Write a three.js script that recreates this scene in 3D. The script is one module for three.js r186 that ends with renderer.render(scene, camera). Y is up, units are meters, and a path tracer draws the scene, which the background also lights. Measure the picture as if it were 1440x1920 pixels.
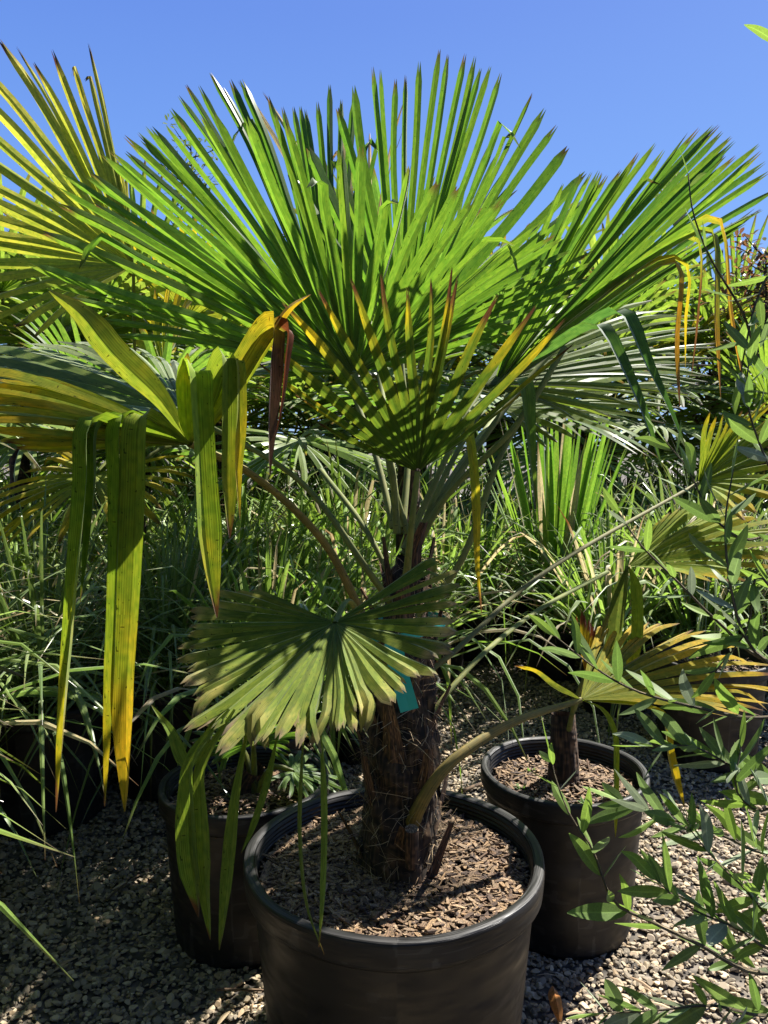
import * as THREE from 'three';
import { mergeGeometries } from 'three/addons/utils/BufferGeometryUtils.js';

// ------------------------------------------------------------------ camera, sky, sun, exposure
const W = 768, H = 1024, FOC = 1443, PITCH = 5 * Math.PI / 180, EYE = 1.27;
const scene = new THREE.Scene();
const camera = new THREE.PerspectiveCamera(2 * Math.atan(960 / FOC) * 180 / Math.PI, W / H, 0.05, 600);
camera.position.set(0, EYE, 0);
camera.lookAt(0, EYE - Math.sin(PITCH), -Math.cos(PITCH));
const renderer = new THREE.WebGLRenderer({ antialias: true });
renderer.setSize(W, H);
renderer.toneMapping = THREE.LinearToneMapping;
renderer.toneMappingExposure = 3.4;
renderer.shadowMap.enabled = true;
const SKY = 0.297;

const sunAz = 49 * Math.PI / 180, sunEl = 52 * Math.PI / 180;
const sunDir = new THREE.Vector3(Math.sin(sunAz) * Math.cos(sunEl), Math.sin(sunEl), -Math.cos(sunAz) * Math.cos(sunEl));
{
  const w = 512, h = 256, a = new Float32Array(w * h * 4), d = new THREE.Vector3();
  const stops = [[-90, .20, .22, .20], [-2, .34, .40, .42], [0, .46, .66, .98], [8, .29, .53, .98], [16, .195, .40, .93], [28, .13, .275, .80], [50, .095, .205, .68], [90, .085, .17, .58]];
  for (let j = 0; j < h; j++) for (let i = 0; i < w; i++) {
    const el = ((j + .5) / h - .5) * Math.PI, az = ((i + .5) / w - .5) * 2 * Math.PI, e = el * 180 / Math.PI;
    d.set(Math.cos(el) * Math.cos(az), Math.sin(el), Math.cos(el) * Math.sin(az));
    let k = 0; while (k < stops.length - 2 && e > stops[k + 1][0]) k++;
    const A = stops[k], B = stops[k + 1], t = Math.min(1, Math.max(0, (e - A[0]) / (B[0] - A[0])));
    const c = Math.max(0, d.dot(sunDir)), glow = .10 * c ** 3 + .25 * c ** 24, o = (j * w + i) * 4;
    for (let q = 0; q < 3; q++) a[o + q] = (A[q + 1] + (B[q + 1] - A[q + 1]) * t + glow * [.9, 1, 1.05][q]) * SKY;
    a[o + 3] = 1;
  }
  const tex = new THREE.DataTexture(a, w, h, THREE.RGBAFormat, THREE.FloatType);
  tex.mapping = THREE.EquirectangularReflectionMapping; tex.magFilter = tex.minFilter = THREE.LinearFilter; tex.needsUpdate = true;
  scene.background = tex; scene.environment = tex;
}
const sun = new THREE.DirectionalLight(new THREE.Color(1, .955, .88), 5);
sun.position.copy(sunDir).multiplyScalar(20).add(new THREE.Vector3(0, 0, -3));
sun.target.position.set(0, 0, -3); scene.add(sun, sun.target);
sun.castShadow = true; sun.shadow.mapSize.set(4096, 4096); sun.shadow.radius = 1;
Object.assign(sun.shadow.camera, { left: -8, right: 8, top: 8, bottom: -8, near: 1, far: 50 });

// ------------------------------------------------------------------ helpers
function rng(seed) { let a = seed >>> 0; return () => { a = (a + 0x6D2B79F5) | 0; let t = Math.imul(a ^ (a >>> 15), 1 | a); t = (t + Math.imul(t ^ (t >>> 7), 61 | t)) ^ t; return ((t ^ (t >>> 14)) >>> 0) / 4294967296; }; }
let R = rng(7);
const rr = (a, b) => a + (b - a) * R();
const V = (x, y, z) => new THREE.Vector3(x, y, z);
const lerp = (a, b, t) => a + (b - a) * t, clamp = (x, a = 0, b = 1) => Math.min(b, Math.max(a, x));
const mix3 = (a, b, t) => [lerp(a[0], b[0], t), lerp(a[1], b[1], t), lerp(a[2], b[2], t)];
const sstep = (a, b, x) => { const t = clamp((x - a) / (b - a)); return t * t * (3 - 2 * t); };
// a photo pixel (1440 x 1920) and a distance in metres ahead of the camera -> a point of the place
function P(px, py, d) {
  const x = (px - 720) / FOC, y = (960 - py) / FOC, c = Math.cos(PITCH), s = Math.sin(PITCH);
  const dy = y * c - s, dz = y * s + c;
  return V(x / dz * d, EYE + dy / dz * d, -d);
}
const PP = list => list.map(p => P(...p));
const taken = {};
const numbered = n => { taken[n] = (taken[n] ?? -1) + 1; return taken[n] ? n + '_' + String(taken[n]).padStart(3, '0') : n; };
function thing(name, label, category, group, pos = [0, 0, 0]) {
  const o = new THREE.Group(); o.name = numbered(name); o.position.set(...pos);
  o.userData = { label, category }; if (group) o.userData.group = group; scene.add(o); return o;
}
function mesh(name, geo, mat, parent) { const m = new THREE.Mesh(geo, mat); m.name = name; m.castShadow = m.receiveShadow = true; parent.add(m); return m; }
function stuffPart(m) { m.userData.kind = 'stuff'; return m; }

class GB { // collects indexed triangles with uv and colour
  constructor() { this.p = []; this.u = []; this.c = []; this.i = []; }
  v(p, u, v, c) { this.p.push(p.x, p.y, p.z); this.u.push(u, v); this.c.push(c[0], c[1], c[2]); return this.p.length / 3 - 1; }
  geo() {
    const g = new THREE.BufferGeometry();
    g.setAttribute('position', new THREE.Float32BufferAttribute(this.p, 3));
    g.setAttribute('uv', new THREE.Float32BufferAttribute(this.u, 2));
    g.setAttribute('color', new THREE.Float32BufferAttribute(this.c, 3));
    g.setIndex(this.i); g.computeVertexNormals(); return g;
  }
}
const _t = V(), _s = V(), _n = V(), _p = V(), _q = V();
// a creased strap leaf along a path: width(t), fold(t) = ridge height over half width, col(t, u)
function strap(gb, pts, rows, width, side, fold, col, o = {}) {
  const curve = pts.length === 2 ? new THREE.LineCurve3(pts[0], pts[1]) : new THREE.CatmullRomCurve3(pts, false, 'centripetal');
  const len = curve.getLength(), us = o.even === false ? null : true, prev = side.clone();
  let base = -1;
  for (let k = 0; k <= rows; k++) {
    const t = k / rows;
    us ? curve.getPointAt(t, _p) : curve.getPoint(t, _p); us ? curve.getTangentAt(t, _t) : curve.getTangent(t, _t);
    _s.copy(prev).addScaledVector(_t, -prev.dot(_t)); if (_s.lengthSq() < 1e-6) _s.copy(side); _s.normalize(); prev.copy(_s);
    if (o.twist) _s.applyAxisAngle(_t, o.twist * t);
    _n.crossVectors(_s, _t).normalize();
    const w = width(t) / 2, f = fold(t), c = Math.cos(Math.atan(f)), wob = o.wob ? o.wob * Math.sin(t * 9 + o.ph) * w : 0;
    const L = _q.copy(_p).addScaledVector(_s, -w).addScaledVector(_n, wob);
    const a = gb.v(L, o.u0 ?? 0, t * len * 4 + (o.v0 || 0), col(t, -1));
    const M = _q.copy(_p).addScaledVector(_n, w * f); if (o.notch && k === rows) M.addScaledVector(_t, -o.notch);
    const b = gb.v(M, ((o.u0 ?? 0) + (o.u1 ?? 1)) / 2, t * len * 4 + (o.v0 || 0), col(t, 0)), b2 = gb.v(M, ((o.u0 ?? 0) + (o.u1 ?? 1)) / 2, t * len * 4 + (o.v0 || 0), col(t, 0));
    const Q = _q.copy(_p).addScaledVector(_s, w).addScaledVector(_n, -wob);
    const d = gb.v(Q, o.u1 ?? 1, t * len * 4 + (o.v0 || 0), col(t, 1));
    if (base >= 0) gb.i.push(base, base + 1, b, base, b, a, base + 2, base + 3, d, base + 2, d, b2);
    base = a;
  }
  return gb;
}
function tube(gb, pts, rows, rad, col, seg = 7, flat = 1) {
  const curve = pts.length === 2 ? new THREE.LineCurve3(pts[0], pts[1]) : new THREE.CatmullRomCurve3(pts, false, 'centripetal');
  const len = curve.getLength(), side = V(1, 0, .01); let base = -1;
  for (let k = 0; k <= rows; k++) {
    const t = k / rows; curve.getPointAt(t, _p); curve.getTangentAt(t, _t);
    _s.copy(side).addScaledVector(_t, -side.dot(_t)); if (_s.lengthSq() < 1e-4) _s.set(0, 0, 1).addScaledVector(_t, -_t.z); _s.normalize(); side.copy(_s);
    _n.crossVectors(_s, _t).normalize(); const r = rad(t), first = gb.p.length / 3;
    for (let q = 0; q <= seg; q++) {
      const a = q / seg * Math.PI * 2;
      gb.v(_q.copy(_p).addScaledVector(_s, Math.cos(a) * r).addScaledVector(_n, Math.sin(a) * r * flat), q / seg, t * len * 4, col(t, Math.sin(a)));
      if (base >= 0 && q) gb.i.push(base + q - 1, base + q, first + q, base + q - 1, first + q, first + q - 1);
    }
    base = first;
  }
  return gb;
}

// ------------------------------------------------------------------ textures and materials
function vnoise(seed) { // tiling value noise
  const r = rng(seed), N = 64, g = new Float32Array(N * N); for (let i = 0; i < N * N; i++) g[i] = r();
  return (x, y) => { const xi = Math.floor(x), yi = Math.floor(y), fx = x - xi, fy = y - yi, sx = fx * fx * (3 - 2 * fx), sy = fy * fy * (3 - 2 * fy); const at = (a, b) => g[((b % N + N) % N) * N + ((a % N + N) % N)]; return lerp(lerp(at(xi, yi), at(xi + 1, yi), sx), lerp(at(xi, yi + 1), at(xi + 1, yi + 1), sx), sy); };
}
function tex(w, h, fn, srgb) {
  const a = new Uint8Array(w * h * 4);
  for (let j = 0; j < h; j++) for (let i = 0; i < w; i++) { const c = fn(i / w, j / h), o = (j * w + i) * 4; a[o] = clamp(c[0]) * 255; a[o + 1] = clamp(c[1]) * 255; a[o + 2] = clamp(c[2]) * 255; a[o + 3] = 255; }
  const t = new THREE.DataTexture(a, w, h); t.wrapS = t.wrapT = THREE.RepeatWrapping; t.magFilter = THREE.LinearFilter; t.minFilter = THREE.LinearMipmapLinearFilter; t.generateMipmaps = true;
  if (srgb) t.colorSpace = THREE.SRGBColorSpace; t.needsUpdate = true; return t;
}
const n1 = vnoise(3), n2 = vnoise(11), n3 = vnoise(29);
const veinAt = u => .5 + .5 * Math.sin(u * Math.PI * 2 * 14 + 2.5 * n1(u * 9 + 4, 2)) * (.25 + .75 * n2(u * 22, 5));
const leafMap = tex(128, 512, (u, v) => {
  const st = n1(u * 64, v * 4), st2 = n2(u * 32, v * 8), bl = n3(u * 8, v * 32), spot = n1(u * 16 + 7, v * 64) > .93 ? .55 : 1;
  const b = (.80 + .2 * (veinAt(u) - .3) + .14 * (st - .5) + .12 * (st2 - .5) + .12 * (bl - .5)) * spot;
  return [b * (1 + .10 * (bl - .5)), b, b * (.92 + .1 * (st2 - .5))];
}, true);
const leafBump = tex(128, 256, u => { const b = .5 + .5 * veinAt(u); return [b, b, b]; });
const leafMat = (o = {}) => new THREE.MeshPhysicalMaterial({ vertexColors: true, map: leafMap, bumpMap: leafBump, bumpScale: .0004, roughness: .95, transmission: .66, thickness: 0, ior: 1.4, specularIntensity: .4, clearcoat: .4, clearcoatRoughness: .3, side: THREE.DoubleSide, ...o });
const M = {
  leaf: leafMat(),
  dull: leafMat({ specularIntensity: .2, clearcoat: .08, clearcoatRoughness: .5, transmission: .56 }),
  strapGrey: leafMat({ clearcoat: .9, clearcoatRoughness: .26, transmission: .38, bumpScale: .0002 }),
  gloss: leafMat({ clearcoat: .35, clearcoatRoughness: .28, transmission: .5 }),
  dry: leafMat({ clearcoat: .05, transmission: .3 }),
  petiole: new THREE.MeshPhysicalMaterial({ vertexColors: true, map: leafMap, roughness: .75 }),
};
const fibreMap = tex(256, 256, (u, v) => { const a = n1(u * 64, v * 8), b = n2(u * 16, v * 32), c = .45 + .6 * (a - .5) + .5 * (b - .3); return [c, c * .93, c * .85]; }, true);
M.fibre = new THREE.MeshStandardMaterial({ map: fibreMap, bumpMap: fibreMap, bumpScale: .004, vertexColors: true, roughness: .95 });
M.hair = new THREE.MeshStandardMaterial({ vertexColors: true, roughness: .8, side: THREE.DoubleSide });
const potMap = tex(512, 512, (u, v) => {
  const s = n1(u * 64, v * 6) * .5 + n2(u * 12, v * 12) * .5, dust = Math.max(0, n3(u * 10, v * 8) - .45) * .5 + (n1(u * 40 + 3, v * 40) > .86 ? .18 : 0) + (n2(u * 60, v * 3 + 9) > .9 ? .25 : 0);
  const b = .34 + .16 * (s - .5) + dust * .8; return [b * 1.03, b, b * .95];
}, true);
const potRough = tex(256, 256, (u, v) => { const b = .5 + .3 * (n1(u * 20, v * 20) - .5) + .2 * (n2(u * 60, v * 60) - .5); return [b, b, b]; });
M.pot = new THREE.MeshPhysicalMaterial({ specularIntensity: .7, map: potMap, roughnessMap: potRough, bumpMap: potRough, bumpScale: .002, roughness: 1, color: new THREE.Color(.095, .094, .096), side: THREE.DoubleSide });
M.soil = new THREE.MeshStandardMaterial({ map: fibreMap, color: new THREE.Color(.07, .05, .035), roughness: 1 });
M.chip = new THREE.MeshStandardMaterial({ color: 0xffffff, map: fibreMap, roughness: .85 });
M.stone = new THREE.MeshStandardMaterial({ color: 0xffffff, roughness: .88 });
M.bark = new THREE.MeshStandardMaterial({ vertexColors: true, map: fibreMap, bumpMap: fibreMap, bumpScale: .002, roughness: .9 });

// ------------------------------------------------------------------ ground and gravel
{
  const gm = tex(512, 512, (u, v) => { const a = n1(u * 60, v * 60), b = n2(u * 30, v * 30), c = n3(u * 6, v * 6), k = .38 + .34 * (a - .5) + .3 * (b - .5) + .12 * (c - .5); return [k, k * .94, k * .86]; }, true);
  gm.repeat.set(500, 500);
  const ground = mesh('ground', new THREE.PlaneGeometry(500, 500), new THREE.MeshStandardMaterial({ map: gm, color: new THREE.Color(.6, .58, .55), roughness: 1 }), scene);
  ground.rotation.x = -Math.PI / 2; ground.userData = { kind: 'structure', label: 'flat nursery yard covered in crushed grey-brown gravel', category: 'ground' };
}
function stoneGeo(seed) {
  const r = rng(seed), g = new THREE.IcosahedronGeometry(1, 1), p = g.attributes.position, cuts = [];
  for (let k = 0; k < 9; k++) cuts.push([V(r() - .5, r() - .5, r() - .5).normalize(), .38 + .38 * r()]);
  for (let i = 0; i < p.count; i++) { _p.fromBufferAttribute(p, i); for (const [n, d] of cuts) { const e = _p.dot(n) - d; if (e > 0) _p.addScaledVector(n, -e); } p.setXYZ(i, _p.x, _p.y, _p.z); }
  g.computeVertexNormals(); return g;
}
{
  R = rng(101);
  const gravel = new THREE.Group(); gravel.name = 'gravel'; scene.add(gravel);
  gravel.userData = { kind: 'stuff', label: 'crushed grey-brown gravel spread over the yard between the pots', category: 'gravel' };
  const items = [];
  for (let z = .75; z < 6.2; z += .1) {
    const half = .55 * z + .35, den = z < 2.6 ? 8200 : z < 4 ? 5600 : 2800, cnt = den * half * 2 * .1;
    for (let k = 0; k < cnt; k++) items.push([rr(-half, half), -(z + R() * .1)]);
  }
  const pal = [[.27, .215, .15], [.20, .165, .12], [.33, .265, .18], [.165, .14, .105], [.39, .32, .225], [.29, .215, .135], [.24, .195, .145], [.13, .105, .075]];
  const m4 = new THREE.Matrix4(), q = new THREE.Quaternion(), e = new THREE.Euler(), col = new THREE.Color();
  for (let v = 0; v < 4; v++) {
    const mine = items.filter((_, i) => i % 4 === v), im = new THREE.InstancedMesh(stoneGeo(50 + v), M.stone, mine.length);
    im.name = 'stones'; im.castShadow = im.receiveShadow = true; im.userData.kind = 'stuff';
    mine.forEach(([x, z], i) => {
      const s = (.0042 + .0078 * R() ** 1.9) * (R() < .03 ? 1.5 : 1), fl = rr(.4, .75);
      e.set(rr(-.5, .5), R() * 6.28, rr(-.5, .5)); q.setFromEuler(e);
      m4.compose(V(x, s * fl * .5 + R() * .008, z), q, V(s * rr(.9, 1.4), s * fl, s)); im.setMatrixAt(i, m4);
      const c = pal[Math.floor(R() * pal.length)], b = rr(.66, 1.3); im.setColorAt(i, col.setRGB(c[0] * b, c[1] * b * .98, c[2] * b * .92));
    });
    gravel.add(im);
  }
}

// ------------------------------------------------------------------ pots
const chipGeo = (() => { const g = new THREE.BoxGeometry(1, 1, 1, 2, 1, 1), p = g.attributes.position, r = rng(5); for (let i = 0; i < p.count; i++) { const x = p.getX(i); const k = Math.abs(x) > .3 ? .65 : 1; p.setXYZ(i, x, p.getY(i) * k + x * x * .4, p.getZ(i) * k); } g.computeVertexNormals(); return g; })();
function makePot(label, group, x, z, rTop, h, soilDrop, chips, seed, near) {
  R = rng(seed);
  const pot = thing('nursery_pot', label, 'pot', group, [x, 0, z]);
  const rb = rTop * .83, lip = rTop * .045 + .004, band = h * .115, th = .006, pts = [];
  const add = (r, y) => pts.push(new THREE.Vector2(r, y));
  add(.001, .004); add(rb - .012, .004); add(rb - .003, .009); add(rb, .02); const wallTop = h - band;
  for (let k = 1; k <= 6; k++) add(lerp(rb, rTop - lip, k / 6), lerp(.02, wallTop, k / 6));
  pot.userData.r = rTop;
  const dent = g => { const p = g.attributes.position; for (let i = 0; i < p.count; i++) { const an = Math.atan2(p.getZ(i), p.getX(i)), k = 1 + .012 * Math.sin(an * 2 + seed) + .006 * Math.sin(an * 3 + seed * 2) + .004 * Math.sin(an * 7 + p.getY(i) * 9); p.setX(i, p.getX(i) * k); p.setZ(i, p.getZ(i) * k); } g.computeVertexNormals(); return g; };
  const wall = mesh('wall', dent(new THREE.LatheGeometry(pts, near ? 96 : 40)), M.pot, pot);
  // rolled rim: outer band standing proud, flat lip, inner ribs
  const rp = []; const a2 = (r, y) => rp.push(new THREE.Vector2(r, y));
  a2(rTop - lip - .001, wallTop + .001); a2(rTop - lip * .25, wallTop - .002); a2(rTop - .002, wallTop + .002); a2(rTop - .0015, wallTop + .008); a2(rTop, h - .012); a2(rTop - .001, h - .003); a2(rTop - .004, h); a2(rTop - lip, h + .0005); a2(rTop - lip - .004, h - .004);
  mesh('rim', dent(new THREE.LatheGeometry(rp, near ? 120 : 48)), M.pot, pot);
  const ip = []; const rIn = rTop - lip - .005, ribs = near ? 9 : 0; ip.push(new THREE.Vector2(rIn, h - .005));
  for (let k = 0; k < ribs; k++) { const y = h - .008 - k * .0095; ip.push(new THREE.Vector2(rIn - .001, y), new THREE.Vector2(rIn - .004, y - .003), new THREE.Vector2(rIn - .004, y - .006), new THREE.Vector2(rIn - .001, y - .0085)); }
  ip.push(new THREE.Vector2(rIn - .012, h - soilDrop - .03));
  mesh('inner_wall', dent(new THREE.LatheGeometry(ip, near ? 96 : 32)), M.pot, pot);
  const rs = rIn - .008, sg = new THREE.CircleGeometry(rs, 40, 0, Math.PI * 2); sg.rotateX(-Math.PI / 2);
  const s = mesh('soil', sg, M.soil, pot); s.position.y = h - soilDrop;
  if (chips) {
    const im = new THREE.InstancedMesh(chipGeo, M.chip, chips); im.name = 'bark_mulch'; im.castShadow = im.receiveShadow = true; im.userData.kind = 'stuff';
    const m4 = new THREE.Matrix4(), q = new THREE.Quaternion(), e = new THREE.Euler(), col = new THREE.Color();
    const pal = [[.44, .33, .2], [.3, .2, .12], [.58, .45, .3], [.16, .1, .06], [.36, .26, .16], [.5, .36, .2], [.12, .08, .055], [.65, .52, .37]];
    for (let i = 0; i < chips; i++) {
      const a = R() * 6.283, d = rs * Math.sqrt(R()) * .985, big = R() < .12 ? 1.8 : 1, L = rr(.010, .03) * big * (near ? 1 : 1.2);
      e.set(rr(-.35, .35), R() * 6.283, rr(-.35, .35)); q.setFromEuler(e);
      const mound = .018 * (1 - (d / rs) ** 2) + .008 * n1(Math.cos(a) * d * 40 + 9, Math.sin(a) * d * 40 + 9);
      m4.compose(V(Math.cos(a) * d, h - soilDrop + .003 + mound + R() * .006, Math.sin(a) * d), q, V(L, rr(.002, .005), rr(.003, .0085) * (big > 1 ? 1.2 : 1))); im.setMatrixAt(i, m4);
      const c = pal[Math.floor(R() * pal.length)], b = rr(.75, 1.4); im.setColorAt(i, col.setRGB(c[0] * b, c[1] * b, c[2] * b));
    }
    pot.add(im);
  }
  return pot;
}
const MP = { x: .022, z: -1.5, r: .30, h: .45 };
makePot('large black plastic pot full of bark chips holding the big fan palm', 'black plastic nursery pots', MP.x, MP.z, MP.r, MP.h, .052, 5200, 21, true);
makePot('black pot with shaded soil, half under the drooping dried frond', 'black plastic nursery pots', -.36, -1.93, .217, .408, .06, 900, 22, true);
makePot('black pot with weeds and reddish bark, holding the short palm behind the olive twigs', 'black plastic nursery pots', .475, -1.97, .22, .42, .06, 1300, 23, true);
makePot('black pot standing alone on sunlit gravel behind the yellow fan leaf', 'black plastic nursery pots', 1.32, -3.05, .225, .42, .05, 500, 24, false);
makePot('small black pot half hidden behind the trunk of the big palm', 'black plastic nursery pots', .10, -3.2, .14, .28, .04, 200, 25, false);
const POTROWS = [[-1.16, -2.55, .22, .42], [-.80, -2.80, .22, .42]];

// ------------------------------------------------------------------ fan leaves
const C = {
  green: [.145, .285, .026], deep: [.05, .15, .028], fresh: [.25, .41, .03], yell: [.62, .46, .02], lime: [.36, .42, .03], olive: [.20, .22, .03],
  brown: [.20, .085, .03], dark: [.07, .04, .025], straw: [.62, .52, .33], grey: [.12, .20, .10], amber: [.60, .30, .02],
};
// leaf colour along one leaflet: base green, yellow edges and ends, brown tip; patchy
function leafCol(o) {
  const y0 = (o.y0 ?? 2) + rr(-.12, .12), b0 = (o.b0 ?? .97) + rr(-.05, .03), k = rr(.82, 1.18), hue = rr(-.03, .03), ph = R() * 50;
  const ye = o.yell || C.yell, br = o.brown || C.brown, g0 = mix3(o.g || C.green, o.g2 || C.fresh, R() * (o.vary ?? .5)), ed = o.edge ?? 0;
  return (t, u) => {
    const nz = n1(t * 14 + ph, u * 1.5 + ph) - .5, n_ = n2(t * 40 + ph, u * 3) - .5;
    let c = mix3(g0, ye, clamp(sstep(y0, y0 + .45, t + nz * .35) + (u ? ed * (.5 + nz * 1.6) * sstep(.1, .5, t) : 0)));
    c = mix3(c, br, sstep(b0, b0 + .035, t + nz * .06 + (u ? .015 : 0)));
    if (t > .985) c = mix3(c, C.dark, .5);
    const b = k * (1 + n_ * .22); return [clamp(c[0] * b + hue * c[1]), clamp(c[1] * b), clamp(c[2] * b)];
  };
}
// spec: hub [px,py,z], tips control points around the fan, n leaflets, split (fraction fused), w (max width), colour opts, sag
function fanDirs(spec) {
  const hub = spec.hub.isVector3 ? spec.hub : P(...spec.hub), cp = spec.tips.map(p => p.isVector3 ? p : P(...p)), n = spec.n;
  const cv = new THREE.CatmullRomCurve3(cp, false, 'centripetal'), out = [];
  for (let i = 0; i < n; i++) {
    const t = clamp((i + rr(-.18, .18)) / (n - 1)); const p = spec.uni ? cv.getPoint(t) : cv.getPointAt(t);
    p.sub(hub).multiplyScalar(1 - (spec.rag ?? .05) * R()).add(hub); p.x += rr(-1, 1) * (spec.jit ?? .006); p.y += rr(-1, 1) * (spec.jit ?? .006); p.z += rr(-1, 1) * (spec.jit ?? .006) * 2; out.push(p);
  }
  return { hub, tips: out };
}
function leafletInto(gb, hub, tips, i, s) {
  const n = tips.length, tip = tips[i], d = tip.clone().sub(hub), L = d.length(); d.divideScalar(L);
  const dA = tips[Math.max(0, i - 1)].clone().sub(hub).normalize(), dB = tips[Math.min(n - 1, i + 1)].clone().sub(hub).normalize();
  const ang = dA.angleTo(dB) / (i === 0 || i === n - 1 ? 1 : 2), side = dB.clone().sub(dA); if (side.lengthSq() < 1e-8) side.set(1, 0, 0); side.addScaledVector(d, -side.dot(d)).normalize();
  const nrm = V().crossVectors(side, d).normalize(), split = (s.split ?? .5) + rr(-.06, .06), wm = Math.min(s.w ?? .032, Math.max(.014, L * split * ang * 1.02)), blunt = s.blunt ?? 5, w0 = .004;
  const width = t => { const r = t * L, q = clamp((t - split) / (1 - split)); return Math.max(.0012, Math.min(w0 + r * ang * 1.04, wm) * (1 - (s.tap ?? .35) * q) * Math.min(1, (1 - t) * blunt + .3)); };
  const fs = (i % 2 ? 1 : 1) * rr(.35, .6) * (s.fold ?? 1), fold = t => fs * (t < split ? 1 : 1 + .35 * (t - split));
  const arch = (s.arch ?? .03) * L, sag = (s.sag ?? .02) * L * rr(.4, 1.6);
  const mid1 = hub.clone().addScaledVector(d, L * .35).addScaledVector(nrm, arch * .6); mid1.y += sag * .7;
  const mid2 = hub.clone().addScaledVector(d, L * .72).addScaledVector(nrm, arch * .6); mid2.y += sag * .9; mid2.addScaledVector(side, rr(-.006, .006));
  const kp = []; if (R() < (s.kink ?? .1)) { const kk = mid2.clone().lerp(tip, .45); kp.push(kk); tip.copy(kk).add(V(d.x * L * .08 + rr(-.02, .02), -L * rr(.02, .12), d.z * L * .08)); }
  strap(gb, [hub.clone().addScaledVector(d, .006), mid1, mid2, ...kp, tip], s.rows ?? 15, width, side, fold, leafCol(s.col || {}), { v0: R() * 9, twist: rr(-.25, .25) * (s.twist ?? 1), wob: .08, ph: R() * 9, notch: L * rr(.015, .05) });
}
function petioleGeo(pts, r0, r1, c0 = [.19, .195, .04], c1 = [.17, .21, .035]) {
  const k = R() * 50; return tube(new GB(), pts, 18, t => lerp(r0, r1, t ** .6), (t, s) => { const m = mix3(c0, c1, t), b = .8 + .5 * n1(t * 12 + k, s + k) ; return [m[0] * b, m[1] * b, m[2] * b]; }, 8, .62).geo();
}
function frond(palm, spec) { // frond > petiole, leaflets (or one merged blade)
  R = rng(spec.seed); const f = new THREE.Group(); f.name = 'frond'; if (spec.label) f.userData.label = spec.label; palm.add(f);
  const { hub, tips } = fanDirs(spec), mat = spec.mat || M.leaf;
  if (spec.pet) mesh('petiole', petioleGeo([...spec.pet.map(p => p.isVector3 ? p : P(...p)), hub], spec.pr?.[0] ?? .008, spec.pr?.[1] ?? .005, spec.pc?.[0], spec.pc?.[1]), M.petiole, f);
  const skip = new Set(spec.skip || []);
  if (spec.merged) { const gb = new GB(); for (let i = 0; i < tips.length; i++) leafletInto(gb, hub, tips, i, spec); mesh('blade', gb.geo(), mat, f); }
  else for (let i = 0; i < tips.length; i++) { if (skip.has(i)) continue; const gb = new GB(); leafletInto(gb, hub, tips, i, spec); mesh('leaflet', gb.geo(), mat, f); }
  for (const b of spec.bent || []) { // leaflets that follow their own traced path
    const pts = [...(b.free ? [] : [hub]), ...b.p.map(p => P(...p))], wm = (b.w ?? .03) * (b.w < .012 || spec.seed === 7 ? 1 : 1.05), gb = new GB(), st = b.st ?? .25, tl = b.tl ?? .12;
    strap(gb, pts, b.rows ?? 26, t => Math.max(.0012, wm * Math.min(1, .12 + t / st) * Math.min(1, (1 - t) / tl + .03) ** .8 * (b.wf ? b.wf(t) : 1)), b.side || V(1, .1, .25), () => b.fold ?? .55, leafCol(b.col || spec.col || {}), { v0: R() * 9, twist: b.tw ?? rr(-.3, .3), wob: .1, ph: R() * 9 });
    mesh('leaflet', gb.geo(), b.mat || mat, f);
  }
  return f;
}

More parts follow.
